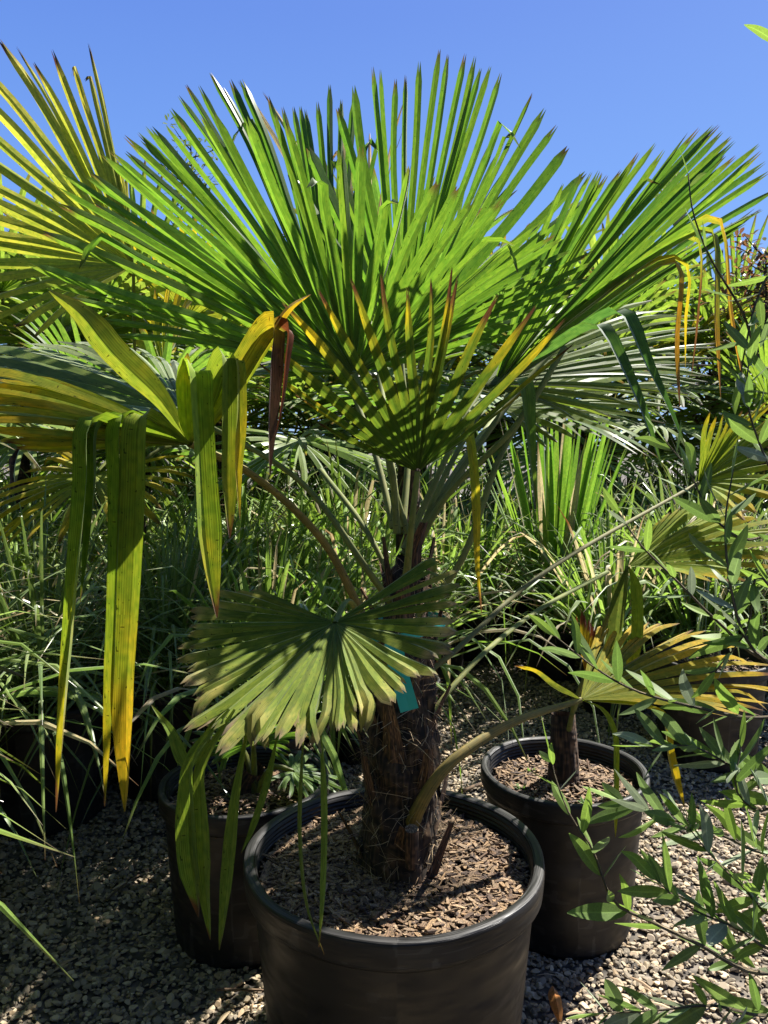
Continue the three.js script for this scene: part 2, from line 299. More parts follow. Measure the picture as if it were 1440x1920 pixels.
// ------------------------------------------------------------------ palm trunk builder
function trunkParts(palm, base, top, r0, r1, boots, hairs, seed) {
  R = rng(seed); const gb = new GB(), ax = top.clone().sub(base), Lt = ax.length(), rows = 40, seg = 28;
  let prev = -1;
  for (let k = 0; k <= rows; k++) {
    const t = k / rows, first = gb.p.length / 3;
    for (let q = 0; q <= seg; q++) {
      const a = q / seg * Math.PI * 2, nn = n1(Math.cos(a) * 3 + 20, t * 14 + Math.sin(a) * 3 + 20) - .5, n_ = n2(Math.cos(a) * 8 + 20, t * 40 + Math.sin(a) * 8 + 20) - .5;
      const r = lerp(r0, r1, t ** 1.4) * (1 + .28 * nn + .14 * n_) * (t > .97 ? .6 : 1), b = .7 + .6 * (nn + .5);
      _p.copy(base).addScaledVector(ax, t); gb.v(_q.set(_p.x + Math.cos(a) * r, _p.y, _p.z + Math.sin(a) * r), q / seg * 2, t * Lt * 4, [.12 * b, .078 * b, .044 * b]);
      if (prev >= 0 && q) gb.i.push(prev + q - 1, first + q, prev + q, prev + q - 1, first + q - 1, first + q);
    }
    prev = first;
  }
  mesh('trunk', gb.geo(), M.fibre, palm);
  for (let k = 0; k < boots; k++) { // old leaf bases clasping the trunk
    const t = (k + .5) / boots * .95, a = k * 2.399 + .6, r = lerp(r0, r1, t), dir = V(Math.cos(a), 0, Math.sin(a)), at = base.clone().addScaledVector(ax, t);
    const L = rr(.09, .17), w = rr(.035, .06), p0 = at.clone().addScaledVector(dir, r * .8), p1 = at.clone().addScaledVector(dir, r * 1.1); p1.y += L * .5; const p2 = at.clone().addScaledVector(dir, r * 1.08 + rr(.01, .035)); p2.y += L;
    const g2 = new GB(), sd = V(-dir.z, 0, dir.x), c0 = mix3([.20, .10, .05], [.33, .2, .1], R());
    strap(g2, [p0, p1, p2], 8, tt => w * (1 - .6 * tt), sd, () => -.5, (tt, u) => { const b = .7 + .6 * n1(tt * 9 + k * 3, u * 2 + k); return [c0[0] * b, c0[1] * b, c0[2] * b]; }, { twist: rr(-.4, .4) });
    mesh('leaf_base', g2.geo(), M.bark, palm);
  }
  const hg = new GB();
  for (let k = 0; k < hairs; k++) {
    const t = R() * .98, a = R() * 6.283, r = lerp(r0, r1, t), dir = V(Math.cos(a), 0, Math.sin(a)), at = base.clone().addScaledVector(ax, t), s = V(-dir.z, 0, dir.x);
    const L = rr(.03, .11), p0 = at.clone().addScaledVector(dir, r * rr(.92, 1.04)), up = rr(-.6, .9), across = rr(-1, 1);
    const p1 = p0.clone().addScaledVector(dir, rr(.0, .018)).addScaledVector(s, across * L * .5); p1.y += up * L * .5;
    const p2 = p1.clone().addScaledVector(dir, rr(-.004, .02)).addScaledVector(s, across * L * .4 + rr(-.01, .01)); p2.y += up * L * .3 + rr(-.02, .01);
    const c = mix3([.13, .075, .035], [.5, .38, .22], R() ** 2), w = rr(.0007, .0016);
    strap(hg, [p0, p1, p2], 5, tt => w * (1 - .5 * tt), s, () => 0.2, () => c);
  }
  stuffPart(mesh('fibres', hg.geo(), M.hair, palm));
}

// ------------------------------------------------------------------ the big fan palm
const palm = thing('fan_palm', 'big green fan palm with fibrous trunk in the large black pot', 'palm tree', 'fan palms');
const tBase = V(MP.x + .01, MP.h - .06, MP.z), tTop = V(MP.x + .02, 1.05, MP.z - .02);
trunkParts(palm, tBase, tTop, .086, .030, 30, 1500, 31);
{ // one cut stub with a pale end at the foot of the trunk
  const gb = new GB(), a = P(772, 1625, 1.40), b = P(772, 1555, 1.385);
  tube(gb, [a, b], 6, () => .013, (t, s) => [.2, .12, .07], 10, .8); mesh('cut_stub', gb.geo(), M.bark, palm);
  const cg = new THREE.CircleGeometry(.0128, 14); cg.rotateX(-Math.PI / 2 + .35); const cgc = new Float32Array(cg.attributes.position.count * 3).map((_, i) => [.6, .47, .33][i % 3]); cg.setAttribute('color', new THREE.BufferAttribute(cgc, 3));
  const cm = mesh('cut_end', cg, M.bark, palm); cm.position.copy(b).add(V(0, .001, 0)); cm.scale.set(1, 1, .85);
}
const crown = (px, py, z = 1.5) => [px, py, z];
// 1 wide front fan
frond(palm, { seed: 1, hub: [665, 700, 1.55], pet: [crown(745, 1000), [730, 860, 1.5]], n: 44, split: .46, w: .0225, blunt: 12, fold: 1.5, arch: .02, sag: .015, tap: .12, jit: .008, uni: true,
  tips: [[230, 640, 1.58], [120, 555, 1.58], [55, 500, 1.56], [85, 412, 1.54], [100, 365, 1.52], [125, 312, 1.50], [165, 272, 1.48], [217, 240, 1.46], [270, 222, 1.44], [325, 215, 1.42], [400, 205, 1.40], [480, 215, 1.38], [570, 228, 1.36], [650, 250, 1.35], [740, 290, 1.35], [822, 322, 1.36], [902, 352, 1.38], [980, 395, 1.40], [1030, 412, 1.42], [1070, 432, 1.44], [1107, 455, 1.48], [1118, 500, 1.52], [1095, 550, 1.55], [1040, 610, 1.58]],
  col: { g: C.green, g2: C.fresh, y0: 1.05, b0: 1.01 } });
// 2 tall upright fan behind
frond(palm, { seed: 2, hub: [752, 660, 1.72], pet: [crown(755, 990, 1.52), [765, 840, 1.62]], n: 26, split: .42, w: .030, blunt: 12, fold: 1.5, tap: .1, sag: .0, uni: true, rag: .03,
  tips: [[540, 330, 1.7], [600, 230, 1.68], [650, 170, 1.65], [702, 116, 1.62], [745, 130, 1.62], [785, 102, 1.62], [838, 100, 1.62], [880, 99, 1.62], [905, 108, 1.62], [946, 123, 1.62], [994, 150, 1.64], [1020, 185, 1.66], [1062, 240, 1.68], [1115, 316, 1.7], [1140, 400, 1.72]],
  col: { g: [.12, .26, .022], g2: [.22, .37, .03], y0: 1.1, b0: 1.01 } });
// 3 fan behind, leaning back over the yellow palm
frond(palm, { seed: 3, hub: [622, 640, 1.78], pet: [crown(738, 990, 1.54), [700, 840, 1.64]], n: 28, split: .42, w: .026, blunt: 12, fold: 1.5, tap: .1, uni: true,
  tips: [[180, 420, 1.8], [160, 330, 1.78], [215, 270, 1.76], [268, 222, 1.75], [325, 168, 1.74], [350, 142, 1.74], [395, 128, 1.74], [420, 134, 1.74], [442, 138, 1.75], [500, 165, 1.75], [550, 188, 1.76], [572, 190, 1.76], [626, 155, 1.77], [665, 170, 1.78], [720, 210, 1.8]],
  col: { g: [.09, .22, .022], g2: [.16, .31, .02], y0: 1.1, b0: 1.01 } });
// 4 fan reaching up to the far side with bent leaflets
frond(palm, { seed: 4, hub: [925, 730, 1.76], pet: [crown(757, 1080, 1.5), [830, 900, 1.6]], n: 32, split: .48, w: .028, blunt: 12, fold: 1.4, tap: .1, uni: true,
  tips: [[1060, 330, 1.60], [1117, 316, 1.57], [1146, 312, 1.56], [1190, 290, 1.54], [1250, 255, 1.52], [1300, 236, 1.51], [1358, 214, 1.51], [1385, 237, 1.51], [1372, 285, 1.52], [1440, 268, 1.52], [1470, 310, 1.53], [1460, 370, 1.54], [1430, 385, 1.56], [1400, 430, 1.58]],
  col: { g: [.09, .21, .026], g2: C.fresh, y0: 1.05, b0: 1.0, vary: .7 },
  bent: [
    { p: [[1100, 590, 1.4], [1260, 485, 1.32], [1277, 500, 1.3], [1270, 640, 1.3], [1275, 768, 1.3]], w: .017, col: { g: C.green, y0: .5, b0: .97, yell: C.amber }, tl: .1 },
    { p: [[1110, 570, 1.42], [1250, 480, 1.36], [1290, 500, 1.34], [1286, 600, 1.34], [1285, 690, 1.34]], w: .011, col: { g: C.green, y0: .5, b0: .98 } },
    { p: [[1110, 560, 1.42], [1330, 425, 1.32], [1344, 445, 1.3], [1346, 600, 1.3], [1352, 752, 1.3]], w: .019, col: { g: C.green, y0: .5, b0: .98, yell: C.amber } },
    { p: [[1110, 560, 1.42], [1340, 405, 1.34], [1358, 425, 1.32], [1372, 580, 1.32], [1398, 738, 1.32]], w: .017, col: { g: C.green, y0: .5, b0: .97, yell: C.amber } },
    { p: [[1090, 580, 1.42], [1300, 440, 1.36], [1316, 470, 1.34], [1312, 580, 1.34], [1297, 705, 1.34]], w: .013, col: { g: C.olive, y0: .6, b0: .8 } },
    { p: [[1020, 660, 1.38], [1108, 606, 1.26], [1132, 608, 1.23], [1180, 700, 1.22], [1212, 780, 1.22], [1241, 876, 1.22]], w: .033, col: { g: [.06, .15, .03], y0: 1, b0: .99 }, tl: .35, tw: .1 },
    { p: [[1040, 650, 1.4], [1150, 578, 1.3], [1176, 584, 1.27], [1218, 680, 1.26], [1255, 760, 1.26], [1287, 842, 1.26]], w: .033, col: { g: [.07, .17, .03], y0: 1, b0: .99 }, tl: .35, tw: .1 },
    { p: [[940, 725, 1.44], [968, 708, 1.38], [986, 716, 1.35], [995, 800, 1.34], [1000, 880, 1.34], [1005, 955, 1.34]], w: .036, col: { g: [.06, .15, .03], y0: 1, b0: .99 }, tl: .5, tw: 0 },
    { p: [[880, 800, 1.42], [888, 870, 1.4], [893, 950, 1.4], [895, 1060, 1.4], [903, 1150, 1.4]], w: .016, col: { g: C.lime, y0: .5, b0: .93 }, tl: .3 },
  ] });
// 5 small front fan with scorched yellow ends
frond(palm, { seed: 5, hub: [783, 884, 1.36], pet: [crown(762, 1080, 1.44), [772, 980, 1.38]], n: 17, split: .42, w: .020, uni: true, tap: .45, blunt: 3.2, mat: M.dull, rag: .06,
  label: 'small frond with scorched yellow and brown leaflet ends',
  tips: [[587, 790, 1.34], [545, 745, 1.32], [500, 690, 1.30], [430, 625, 1.26], [483, 577, 1.26], [540, 545, 1.26], [593, 520, 1.24], [640, 520, 1.24], [695, 508, 1.24], [740, 520, 1.24], [780, 503, 1.24], [815, 510, 1.24], [851, 495, 1.24], [870, 497, 1.24], [935, 530, 1.26], [1003, 541, 1.26], [1042, 597, 1.28], [1100, 552, 1.28], [1090, 640, 1.32], [1020, 705, 1.36]],
  col: { g: [.10, .175, .018], g2: [.15, .22, .02], y0: .58, b0: .88, brown: [.13, .055, .025], edge: .25 } });
// 6 yellowing drooping fan with snapped leaflets
frond(palm, { seed: 6, hub: [356, 832, 1.06], pet: [[742, 1230, 1.49], [690, 1170, 1.43], [610, 1020, 1.32], [470, 888, 1.16]], pr: [.010, .0065], pc: [[.17, .14, .035], [.26, .20, .045]], n: 18, split: .75, w: .03, uni: true, mat: M.dull, rag: .1, fold: 2.2,
  label: 'yellowing frond with leaflets snapped and hanging straight down',
  tips: [[180, 812, 1.0], [0, 830, .92], [-90, 800, .9], [-110, 770, .9], [-110, 735, .92], [-90, 700, .98], [-30, 690, 1.04], [60, 700, 1.08]],
  col: { g: [.26, .33, .03], g2: [.34, .38, .04], y0: .6, b0: .97, edge: .4 },
  bent: [
    { p: [[300, 745, 1.03], [215, 660, 1.0], [150, 585, .99], [92, 545, .98]], w: .036, st: .5, tl: .3, col: { g: [.27, .32, .03], y0: .8, b0: .985, edge: .3 }, side: V(.6, .7, .3), tw: .2 },
    { p: [[250, 800, 1.0], [172, 776, .955], [152, 800, .945], [148, 900, .945], [130, 1100, .945], [114, 1320, .945], [105, 1523, .945]], w: .033, tl: .35, rows: 34, col: { g: [.24, .33, .02], y0: .55, b0: .975 }, tw: 0 },
    { p: [[265, 800, 1.02], [195, 780, .98], [172, 800, .965], [168, 900, .965], [158, 1050, .965], [150, 1130, .965]], w: .03, tl: .5, rows: 34, col: { g: [.14, .24, .02], y0: 1, b0: .98 }, tw: 0 },
    { p: [[290, 795, 1.0], [225, 772, .965], [212, 795, .955], [213, 920, .955], [208, 1120, .955], [202, 1320, .955], [196, 1512, .955]], w: .030, tl: .3, rows: 34, col: { g: [.24, .33, .02], y0: .55, b0: .98 }, tw: 0 },
    { p: [[300, 790, 1.0], [262, 768, .96], [252, 790, .945], [247, 920, .945], [238, 1120, .945], [228, 1320, .945], [234, 1522, .945]], w: .034, tl: .22, rows: 34, col: { g: [.24, .32, .02], y0: .5, b0: .97, yell: [.64, .42, .02] }, tw: 0 },
    { p: [[352, 760, 1.03], [362, 690, 1.0], [374, 684, .985], [380, 760, .98], [388, 900, .98], [398, 1050, .98], [407, 1158, .98]], w: .035, tl: .25, rows: 34, col: { g: [.28, .36, .02], y0: .6, b0: .975 }, tw: .1 },
    { p: [[350, 760, 1.02], [348, 700, 1.0], [352, 662, .99]], w: .024, tl: .3, col: { g: C.lime, y0: .6, b0: .97 } },
    { p: [[385, 760, 1.03], [415, 672, 1.0], [430, 664, .985], [434, 740, .98], [433, 880, .98], [431, 1010, .98]], w: .026, tl: .2, rows: 34, col: { g: [.32, .38, .03], y0: .7, b0: .96 } },
    { p: [[390, 770, 1.04], [428, 690, 1.01], [448, 670, .99], [454, 760, .985], [448, 880, .985], [450, 975, .985]], w: .015, tl: .3, rows: 34, col: { g: C.lime, y0: .4, b0: .95 } },
    { p: [[400, 770, 1.04], [450, 690, 1.02], [500, 612, 1.0], [522, 604, .985], [520, 680, .98], [512, 790, .98], [506, 892, .98]], w: .03, tl: .35, rows: 34, col: { g: C.lime, y0: .2, b0: .57, brown: [.17, .09, .06] }, tw: .2 },
    { p: [[410, 775, 1.05], [465, 690, 1.03], [520, 610, 1.01], [545, 612, .995], [540, 680, .99], [528, 770, .99], [514, 830, .99]], w: .02, tl: .4, rows: 30, col: { g: C.lime, y0: .3, b0: .55, brown: [.20, .055, .02] }, tw: .5 },
    { p: [[420, 770, 1.05], [500, 650, 1.02], [545, 580, 1.0], [583, 552, .99]], w: .022, tl: .15, col: { g: C.lime, y0: .1, b0: .95, yell: [.7, .45, .02] }, side: V(.6, .5, .3) },
  ] });
// 7 low front fan, its face turned up to the sun
frond(palm, { seed: 7, hub: [628, 1168, 1.18], pet: [[735, 1310, 1.48], [695, 1220, 1.42], [668, 1145, 1.34], [648, 1128, 1.24]], n: 56, split: .88, w: .05, uni: true, tap: .15, blunt: 12, mat: M.dull, rag: .1, arch: .0, sag: .0, fold: 1.2, twist: .5,
  label: 'broad low frond with frayed, sun-bleached lower edge',
  tips: [[838, 1035, 1.3], [868, 1085, 1.24], [866, 1130, 1.16], [862, 1175, 1.1], [855, 1230, 1.02], [808, 1278, .96], [756, 1325, .92], [690, 1360, .89], [650, 1385, .87], [600, 1402, .86], [555, 1410, .86], [500, 1405, .86], [440, 1412, .87], [385, 1415, .89], [345, 1380, .93], [328, 1310, .98], [320, 1250, 1.05], [326, 1195, 1.12], [343, 1145, 1.18], [410, 1105, 1.24], [500, 1112, 1.27]],
  col: { g: [.18, .26, .025], g2: [.25, .32, .035], y0: .72, yell: [.55, .5, .16], b0: .965, brown: [.42, .32, .2] },
  bent: [
    { free: 1, p: [[430, 1330, .96], [355, 1425, .93], [348, 1480, .92], [352, 1620, .92], [372, 1720, .92]], w: .030, st: .6, tl: .2, col: { g: [.20, .24, .035], y0: .9, b0: .95 }, tw: 0 },
    { free: 1, p: [[440, 1330, .96], [375, 1440, .93], [372, 1500, .92], [378, 1640, .92], [394, 1762, .92]], w: .028, st: .6, tl: .35, col: { g: [.21, .25, .035], y0: 1, b0: .98 }, tw: 0 },
    { free: 1, p: [[470, 1340, .96], [452, 1430, .94], [440, 1500, .93], [425, 1640, .93], [411, 1782, .93]], w: .018, st: .6, tl: .3, col: { g: [.22, .27, .04], y0: 1, b0: .97 }, tw: 0 },
    { free: 1, p: [[570, 1360, .93], [565, 1450, .92], [562, 1560, .92], [576, 1700, .92], [608, 1790, .92]], w: .0055, st: .3, tl: .3, col: { g: [.22, .27, .06], y0: 1 } },
    { free: 1, p: [[600, 1360, .93], [606, 1450, .92], [608, 1560, .92], [604, 1690, .92], [598, 1776, .92]], w: .0085, st: .3, tl: .3, col: { g: [.22, .29, .06], y0: 1 } },
    { free: 1, p: [[520, 1380, .93], [500, 1470, .94], [470, 1560, .96], [452, 1600, .97]], w: .009, st: .3, tl: .3, col: { g: [.12, .18, .04], y0: 1 } },
    { free: 1, p: [[410, 1340, .97], [350, 1430, .96], [320, 1370, .97], [284, 1322, .98]], w: .016, st: .3, tl: .4, col: { g: [.16, .22, .05], y0: .9 } },
  ] });
// 12 low yellow frond over the second pot
frond(palm, { seed: 12, hub: [1090, 1312, 1.62], pet: [[765, 1580, 1.47], [785, 1515, 1.42], [835, 1440, 1.42], [950, 1360, 1.5]], pr: [.019, .006], pc: [[.24, .16, .035], [.17, .15, .03]], n: 24, split: .5, w: .026, uni: true, mat: M.dull, fold: 1.3,
  label: 'low yellow and green frond stretching over the second pot',
  tips: [[1130, 1165, 2.0], [1190, 1160, 2.05], [1255, 1165, 2.1], [1320, 1182, 2.1], [1390, 1205, 2.0], [1450, 1245, 1.85], [1465, 1290, 1.7], [1460, 1325, 1.6], [1420, 1350, 1.5], [1340, 1345, 1.45]],
  col: { g: [.22, .25, .025], g2: [.34, .35, .03], y0: .4, b0: .94, edge: .5, yell: [.6, .42, .02] },
  bent: [{ p: [[1040, 1285, 1.58], [1000, 1255, 1.55], [965, 1248, 1.53]], w: .018, col: { g: C.olive, y0: .5, b0: .93 } }, { p: [[1200, 1320, 1.55], [1245, 1340, 1.5], [1260, 1420, 1.48], [1284, 1515, 1.48]], w: .02, col: { g: C.lime, y0: .3, b0: .97 }, tl: .2 }, { p: [[1130, 1330, 1.58], [1152, 1370, 1.55], [1156, 1450, 1.54], [1154, 1570, 1.54]], w: .012, col: { g: C.lime, y0: .8, b0: .97 }, tl: .2 }] });
// merged, hardly seen fronds
frond(palm, { seed: 8, merged: true, mat: M.gloss, hub: [348, 775, 1.5], pet: [[746, 1150, 1.5], [690, 1070, 1.46], [560, 900, 1.52]], n: 34, split: .8, w: .04, uni: true, tips: [[-60, 800, 1.15], [-150, 740, 1.3], [-120, 670, 1.5], [-20, 645, 1.7], [80, 640, 1.85], [180, 645, 1.95], [260, 655, 2.0], [340, 685, 2.0]], col: { g: [.16, .24, .04], g2: [.24, .31, .05], y0: 1 } });
frond(palm, { seed: 13, merged: true, mat: M.leaf, hub: [905, 722, 1.72], pet: [crown(758, 1030, 1.5), [850, 830, 1.6]], n: 26, split: .5, w: .028, uni: true, tips: [[1080, 545, 2.2], [1200, 545, 2.2], [1270, 575, 2.15], [1325, 600, 2.1], [1345, 640, 2.05], [1345, 685, 2.0], [1330, 725, 1.95], [1290, 750, 1.9], [1180, 780, 1.85], [1080, 790, 1.8]], col: { g: [.2, .29, .035], g2: [.3, .37, .05], y0: .95, yell: C.straw } });
frond(palm, { seed: 18, merged: true, mat: M.leaf, hub: [940, 765, 1.95], pet: [crown(758, 1040, 1.51), [870, 860, 1.7]], n: 26, split: .5, w: .03, uni: true, tips: [[1000, 600, 2.5], [1100, 620, 2.6], [1200, 640, 2.55], [1290, 670, 2.5], [1320, 710, 2.35], [1300, 760, 2.2], [1230, 800, 2.05], [1130, 820, 1.9], [1020, 840, 1.8]], col: { g: [.2, .3, .035], g2: [.3, .38, .05], y0: .95, yell: C.straw } });
frond(palm, { seed: 14, merged: true, label: 'dead straw-coloured frond behind the crown', hub: [690, 580, 2.0], pet: [crown(750, 1000, 1.52), [720, 760, 1.75]], n: 12, split: .3, w: .024, uni: true, mat: M.dry, tips: [[440, 138, 2.2], [520, 185, 2.2], [580, 260, 2.25], [610, 250, 2.25], [640, 195, 2.3], [690, 235, 2.3], [745, 268, 2.3], [765, 170, 2.3]], col: { g: C.straw, g2: [.5, .38, .14], y0: .6, yell: [.5, .33, .1], b0: .9, vary: 1 } });
frond(palm, { seed: 15, merged: true, label: 'dry pale frond folded shut', hub: [1268, 430, 1.95], pet: [crown(756, 1040, 1.51), [1000, 700, 1.75]], n: 9, split: .9, w: .02, uni: true, mat: M.dry, rag: .2, tips: [[1225, 345, 2.0], [1245, 320, 2.0], [1262, 305, 2.0], [1276, 305, 2.02], [1300, 335, 2.04]], col: { g: C.straw, y0: 2, b0: .93 } });
frond(palm, { seed: 16, merged: true, hub: [1310, 905, 2.1], pet: [[762, 1290, 1.49], [840, 1232, 1.52], [1000, 1088, 1.7]], pr: [.006, .0045], pc: [[.13, .125, .03], [.17, .155, .035]], n: 20, split: .6, w: .028, uni: true, mat: M.dull, tips: [[1330, 770, 2.1], [1375, 775, 2.1], [1440, 750, 2.1], [1520, 760, 2.0], [1540, 840, 1.9], [1500, 920, 1.8], [1400, 980, 1.8]], col: { g: [.25, .33, .03], g2: C.lime, y0: .55, b0: .95 } });
// petioles of fronds outside the picture or behind the crown
{
  R = rng(77);
  for (const [pts, r] of [[[[756, 1090, 1.5], [830, 940, 1.5], [965, 800, 1.5], [1060, 650, 1.55]], .006], [[[760, 1180, 1.49], [860, 1060, 1.46], [940, 850, 1.5], [1010, 730, 1.55]], .0075], [[[748, 1120, 1.5], [690, 1000, 1.55], [600, 880, 1.7]], .005], [[[765, 1000, 1.5], [735, 900, 1.52], [720, 800, 1.58]], .006], [[[765, 1400, 1.48], [870, 1262, 1.6], [1000, 1150, 1.8], [1140, 1072, 1.95]], .0055]])
    mesh('petiole', petioleGeo(PP(pts), r, .006), M.petiole, palm);
}

// ------------------------------------------------------------------ other palms
function tag(o, label) { o.userData.label = label; return o; }
const potLabelRow = 'black plastic pot in the crowded rows of strappy plants', potGroupRow = 'pots in the plant rows';
// a whole palm: trunk, fronds pointing all round; base in world coordinates
function bgPalm(label, group, base, trunkH, nf, L, seed, o = {}) {
  const t = thing('fan_palm', label, 'palm tree', group, [base.x, base.y, base.z]); R = rng(seed);
  const top = V(rr(-.03, .03), trunkH, rr(-.03, .03)), gb = new GB();
  tube(gb, [V(0, 0, 0), V(0, trunkH * .5, 0), top], 8, k => lerp(o.tr ?? .06, (o.tr ?? .06) * .7, k), (k, s) => { const b = .6 + .7 * n1(k * 30, s * 4 + seed); return [.16 * b, .10 * b, .06 * b]; }, 10);
  mesh('trunk', gb.geo(), M.fibre, t);
  for (let k = 0; k < nf; k++) {
    const a = k * 2.399 + seed, q = (k + .5) / nf, up = lerp(1.35, -.25, q ** 1.1) + rr(-.12, .12), pl = L * rr(.75, 1.15) * (o.pl ?? 1), dir = V(Math.cos(a) * Math.cos(up), Math.sin(up), Math.sin(a) * Math.cos(up));
    const hub = top.clone().addScaledVector(dir, pl); hub.y -= pl * .1; const ax = dir.clone(); ax.y -= .25; ax.normalize();
    const sd = V(-Math.sin(a), 0, Math.cos(a)), nn = V().crossVectors(sd, ax).normalize(), tips = [], droop = lerp(.05, .35, q);
    for (let s = -5; s <= 5; s++) { const th = s / 5 * 2.25, l = L * (1 - .12 * Math.abs(s / 5)); const p = hub.clone().addScaledVector(ax, Math.cos(th) * l).addScaledVector(sd, Math.sin(th) * l).addScaledVector(nn, .18 * l); p.y -= droop * l * rr(.6, 1.3); tips.push(p); }
    const g = new GB(), kind = R(), yl = kind < (o.yellow ?? .12), col = yl ? { g: C.lime, g2: C.olive, y0: .35, b0: .93, edge: .4 } : { g: o.g || [.12, .24, .03], g2: o.g2 || [.20, .34, .04], y0: rr(.85, 1.2), b0: .96, vary: 1 };
    const spec = { hub, tips, n: o.n ?? 24, split: .5, w: o.w ?? .034, col, rows: o.rows ?? 7, sag: .03, jit: .012 }, fd = fanDirs(spec);
    for (let i = 0; i < fd.tips.length; i++) leafletInto(g, fd.hub, fd.tips, i, spec);
    tube(g, [top.clone().add(V(0, -.08, 0)), top.clone().lerp(hub, .5).add(V(0, pl * .07, 0)), hub], 6, k2 => lerp(.010, .006, k2), () => [.22, .25, .05], 6);
    mesh('frond', g.geo(), yl ? M.dull : M.leaf, t);
  }
  return t;
}
// the yellow palm whose fan rises against the sky
makePot('black pot in deep shade behind the hanging yellow leaflets', 'black plastic nursery pots', -.80, -2.80, .22, .42, .05, 300, 26, false);
makePot('black pot of the tall yellow palm', 'black plastic nursery pots', -1.12, -3.45, .2, .3, .05, 100, 34, false);
{
  const yp = bgPalm('tall palm with a yellow fan standing up against the sky', 'fan palms', V(-1.12, .24, -3.45), 1.0, 7, .5, 201, { yellow: .4, pl: .8 });
  const sub = new THREE.Group(); sub.position.set(1.12, -.24, 3.45); // world space for traced fronds
  yp.add(sub); sub.name = 'upper_fronds';
  const f = frond(sub, { seed: 9, merged: true, label: 'yellow fan with brown thread tips', hub: [250, 498, 2.5], pet: [[255, 800, 3.4], [252, 640, 2.9]], n: 26, split: .5, w: .034, uni: true, tap: .3, mat: M.dull, rag: .04, fold: 1.3, blunt: 6,
    tips: [[60, 640, 2.3], [-40, 620, 2.3], [-130, 560, 2.33], [-190, 460, 2.35], [-190, 380, 2.35], [-170, 290, 2.35], [-130, 200, 2.38], [-70, 120, 2.4], [0, 55, 2.42], [70, 110, 2.44], [126, 48, 2.45], [172, 80, 2.48], [205, 260, 2.5], [240, 330, 2.5]],
    col: { g: [.46, .50, .05], g2: [.40, .46, .05], y0: .5, yell: [.62, .56, .07], b0: .93, brown: [.13, .05, .03], edge: .3 } });
  yp.remove(sub); for (const c of [...f.children]) { c.position.set(1.12, -.24, 3.45); } yp.add(f);
}
// the short palm in the second pot
{
  const sp = bgPalm('short palm with sunlit yellow-green fans in the second pot', 'fan palms', V(.475, .36, -1.97), .20, 0, .2, 301, { tr: .045, n: 16, yellow: 0, pl: 1.5 });
  const f = frond(sp, { seed: 11, hub: [1178, 1062, 1.95], pet: [[1075, 1330, 1.97], [1130, 1180, 1.97]], pr: [.009, .006], n: 20, split: .75, w: .034, uni: true, mat: M.dull, label: 'sunlit yellow-green fan, its lower half folded',
    tips: [[1235, 975, 2.05], [1290, 945, 2.1], [1350, 945, 2.1], [1420, 955, 2.05], [1490, 980, 1.95], [1500, 1020, 1.85], [1490, 1060, 1.75], [1420, 1090, 1.7], [1330, 1095, 1.7]], col: { g: [.24, .33, .03], g2: [.32, .40, .03], y0: .7, b0: .95, edge: .3 },
    bent: [{ p: [[1165, 1100, 1.93], [1150, 1200, 1.92], [1130, 1290, 1.92]], w: .035, col: { g: [.14, .18, .04], y0: 1 } }, { p: [[1190, 1090, 1.92], [1195, 1180, 1.9], [1180, 1270, 1.9]], w: .028, col: { g: [.22, .27, .03], y0: .8 } }] });
  const f2 = frond(sp, { seed: 17, hub: [1098, 1262, 1.9], pet: [[1066, 1370, 1.95], [1080, 1310, 1.92]], n: 7, split: .5, w: .02, uni: true, mat: M.dry, label: 'small scorched orange fan', tips: [[1082, 1150, 1.9], [1092, 1140, 1.9], [1103, 1160, 1.9], [1112, 1165, 1.9], [1122, 1180, 1.9]], col: { g: C.amber, g2: C.yell, y0: .1, b0: .75, brown: [.22, .06, .02] } });
  for (const fr of [f, f2]) for (const c of fr.children) c.position.set(-.475, -.36, 1.97);
}
bgPalm('small shaded palm in the pot under the drooping frond', 'fan palms', V(-.36, .345, -1.93), .10, 3, .14, 303, { tr: .04, w: .017, n: 26, pl: .8, yellow: 0 });

// ------------------------------------------------------------------ strappy clumps in rows
function clumpLeaf(gb, o, seedCol) {
  const a = R() * 6.283, up = o.up ? rr(...o.up) : rr(.55, 1.4), L = rr(o.L * .65, o.L * 1.1), w = rr(o.w * .7, o.w * 1.15), r0 = rr(0, .05);
  const d = V(Math.cos(a) * Math.cos(up), Math.sin(up), Math.sin(a) * Math.cos(up)), g = o.droop * rr(.5, 1.4) * L, kink = o.kink && R() < o.kink;
  const p0 = V(Math.cos(a) * r0, 0, Math.sin(a) * r0), at = k => { const p = p0.clone().addScaledVector(d, L * k); p.y -= g * k * k * k; return p; };
  const pts = [p0, at(.35), at(.65), at(.85), at(1)]; if (kink) { pts[3].y -= .1 * L; pts[4].copy(pts[3]).add(V(d.x * .06 * L, -.3 * L, d.z * .06 * L)); }
  const c = leafCol(R() < (o.dead ?? .07) ? { g: C.straw, g2: [.42, .33, .2], y0: 2, b0: .9 } : o.col);
  strap(gb, pts, o.rows ?? 7, t => Math.max(.001, w * Math.min(1, .5 + t * 2) * Math.min(1, (1 - t) * 3.5) ** .8), V(-Math.sin(a), 0, Math.cos(a)), () => .3, c, { v0: R() * 9, twist: rr(-.9, .9) });
}
function clump(name, label, cat, group, pos, n, o, seed, separate) {
  const t = thing(name, label, cat, group, pos); R = rng(seed);
  if (separate) for (let k = 0; k < n; k++) { const g = new GB(); clumpLeaf(g, o); mesh('leaf', g.geo(), o.mat || M.strapGrey, t); }
  else { const g = new GB(); for (let k = 0; k < n; k++) clumpLeaf(g, o); stuffPart(mesh('foliage', g.geo(), o.mat || M.strapGrey, t)); }
  return t;
}
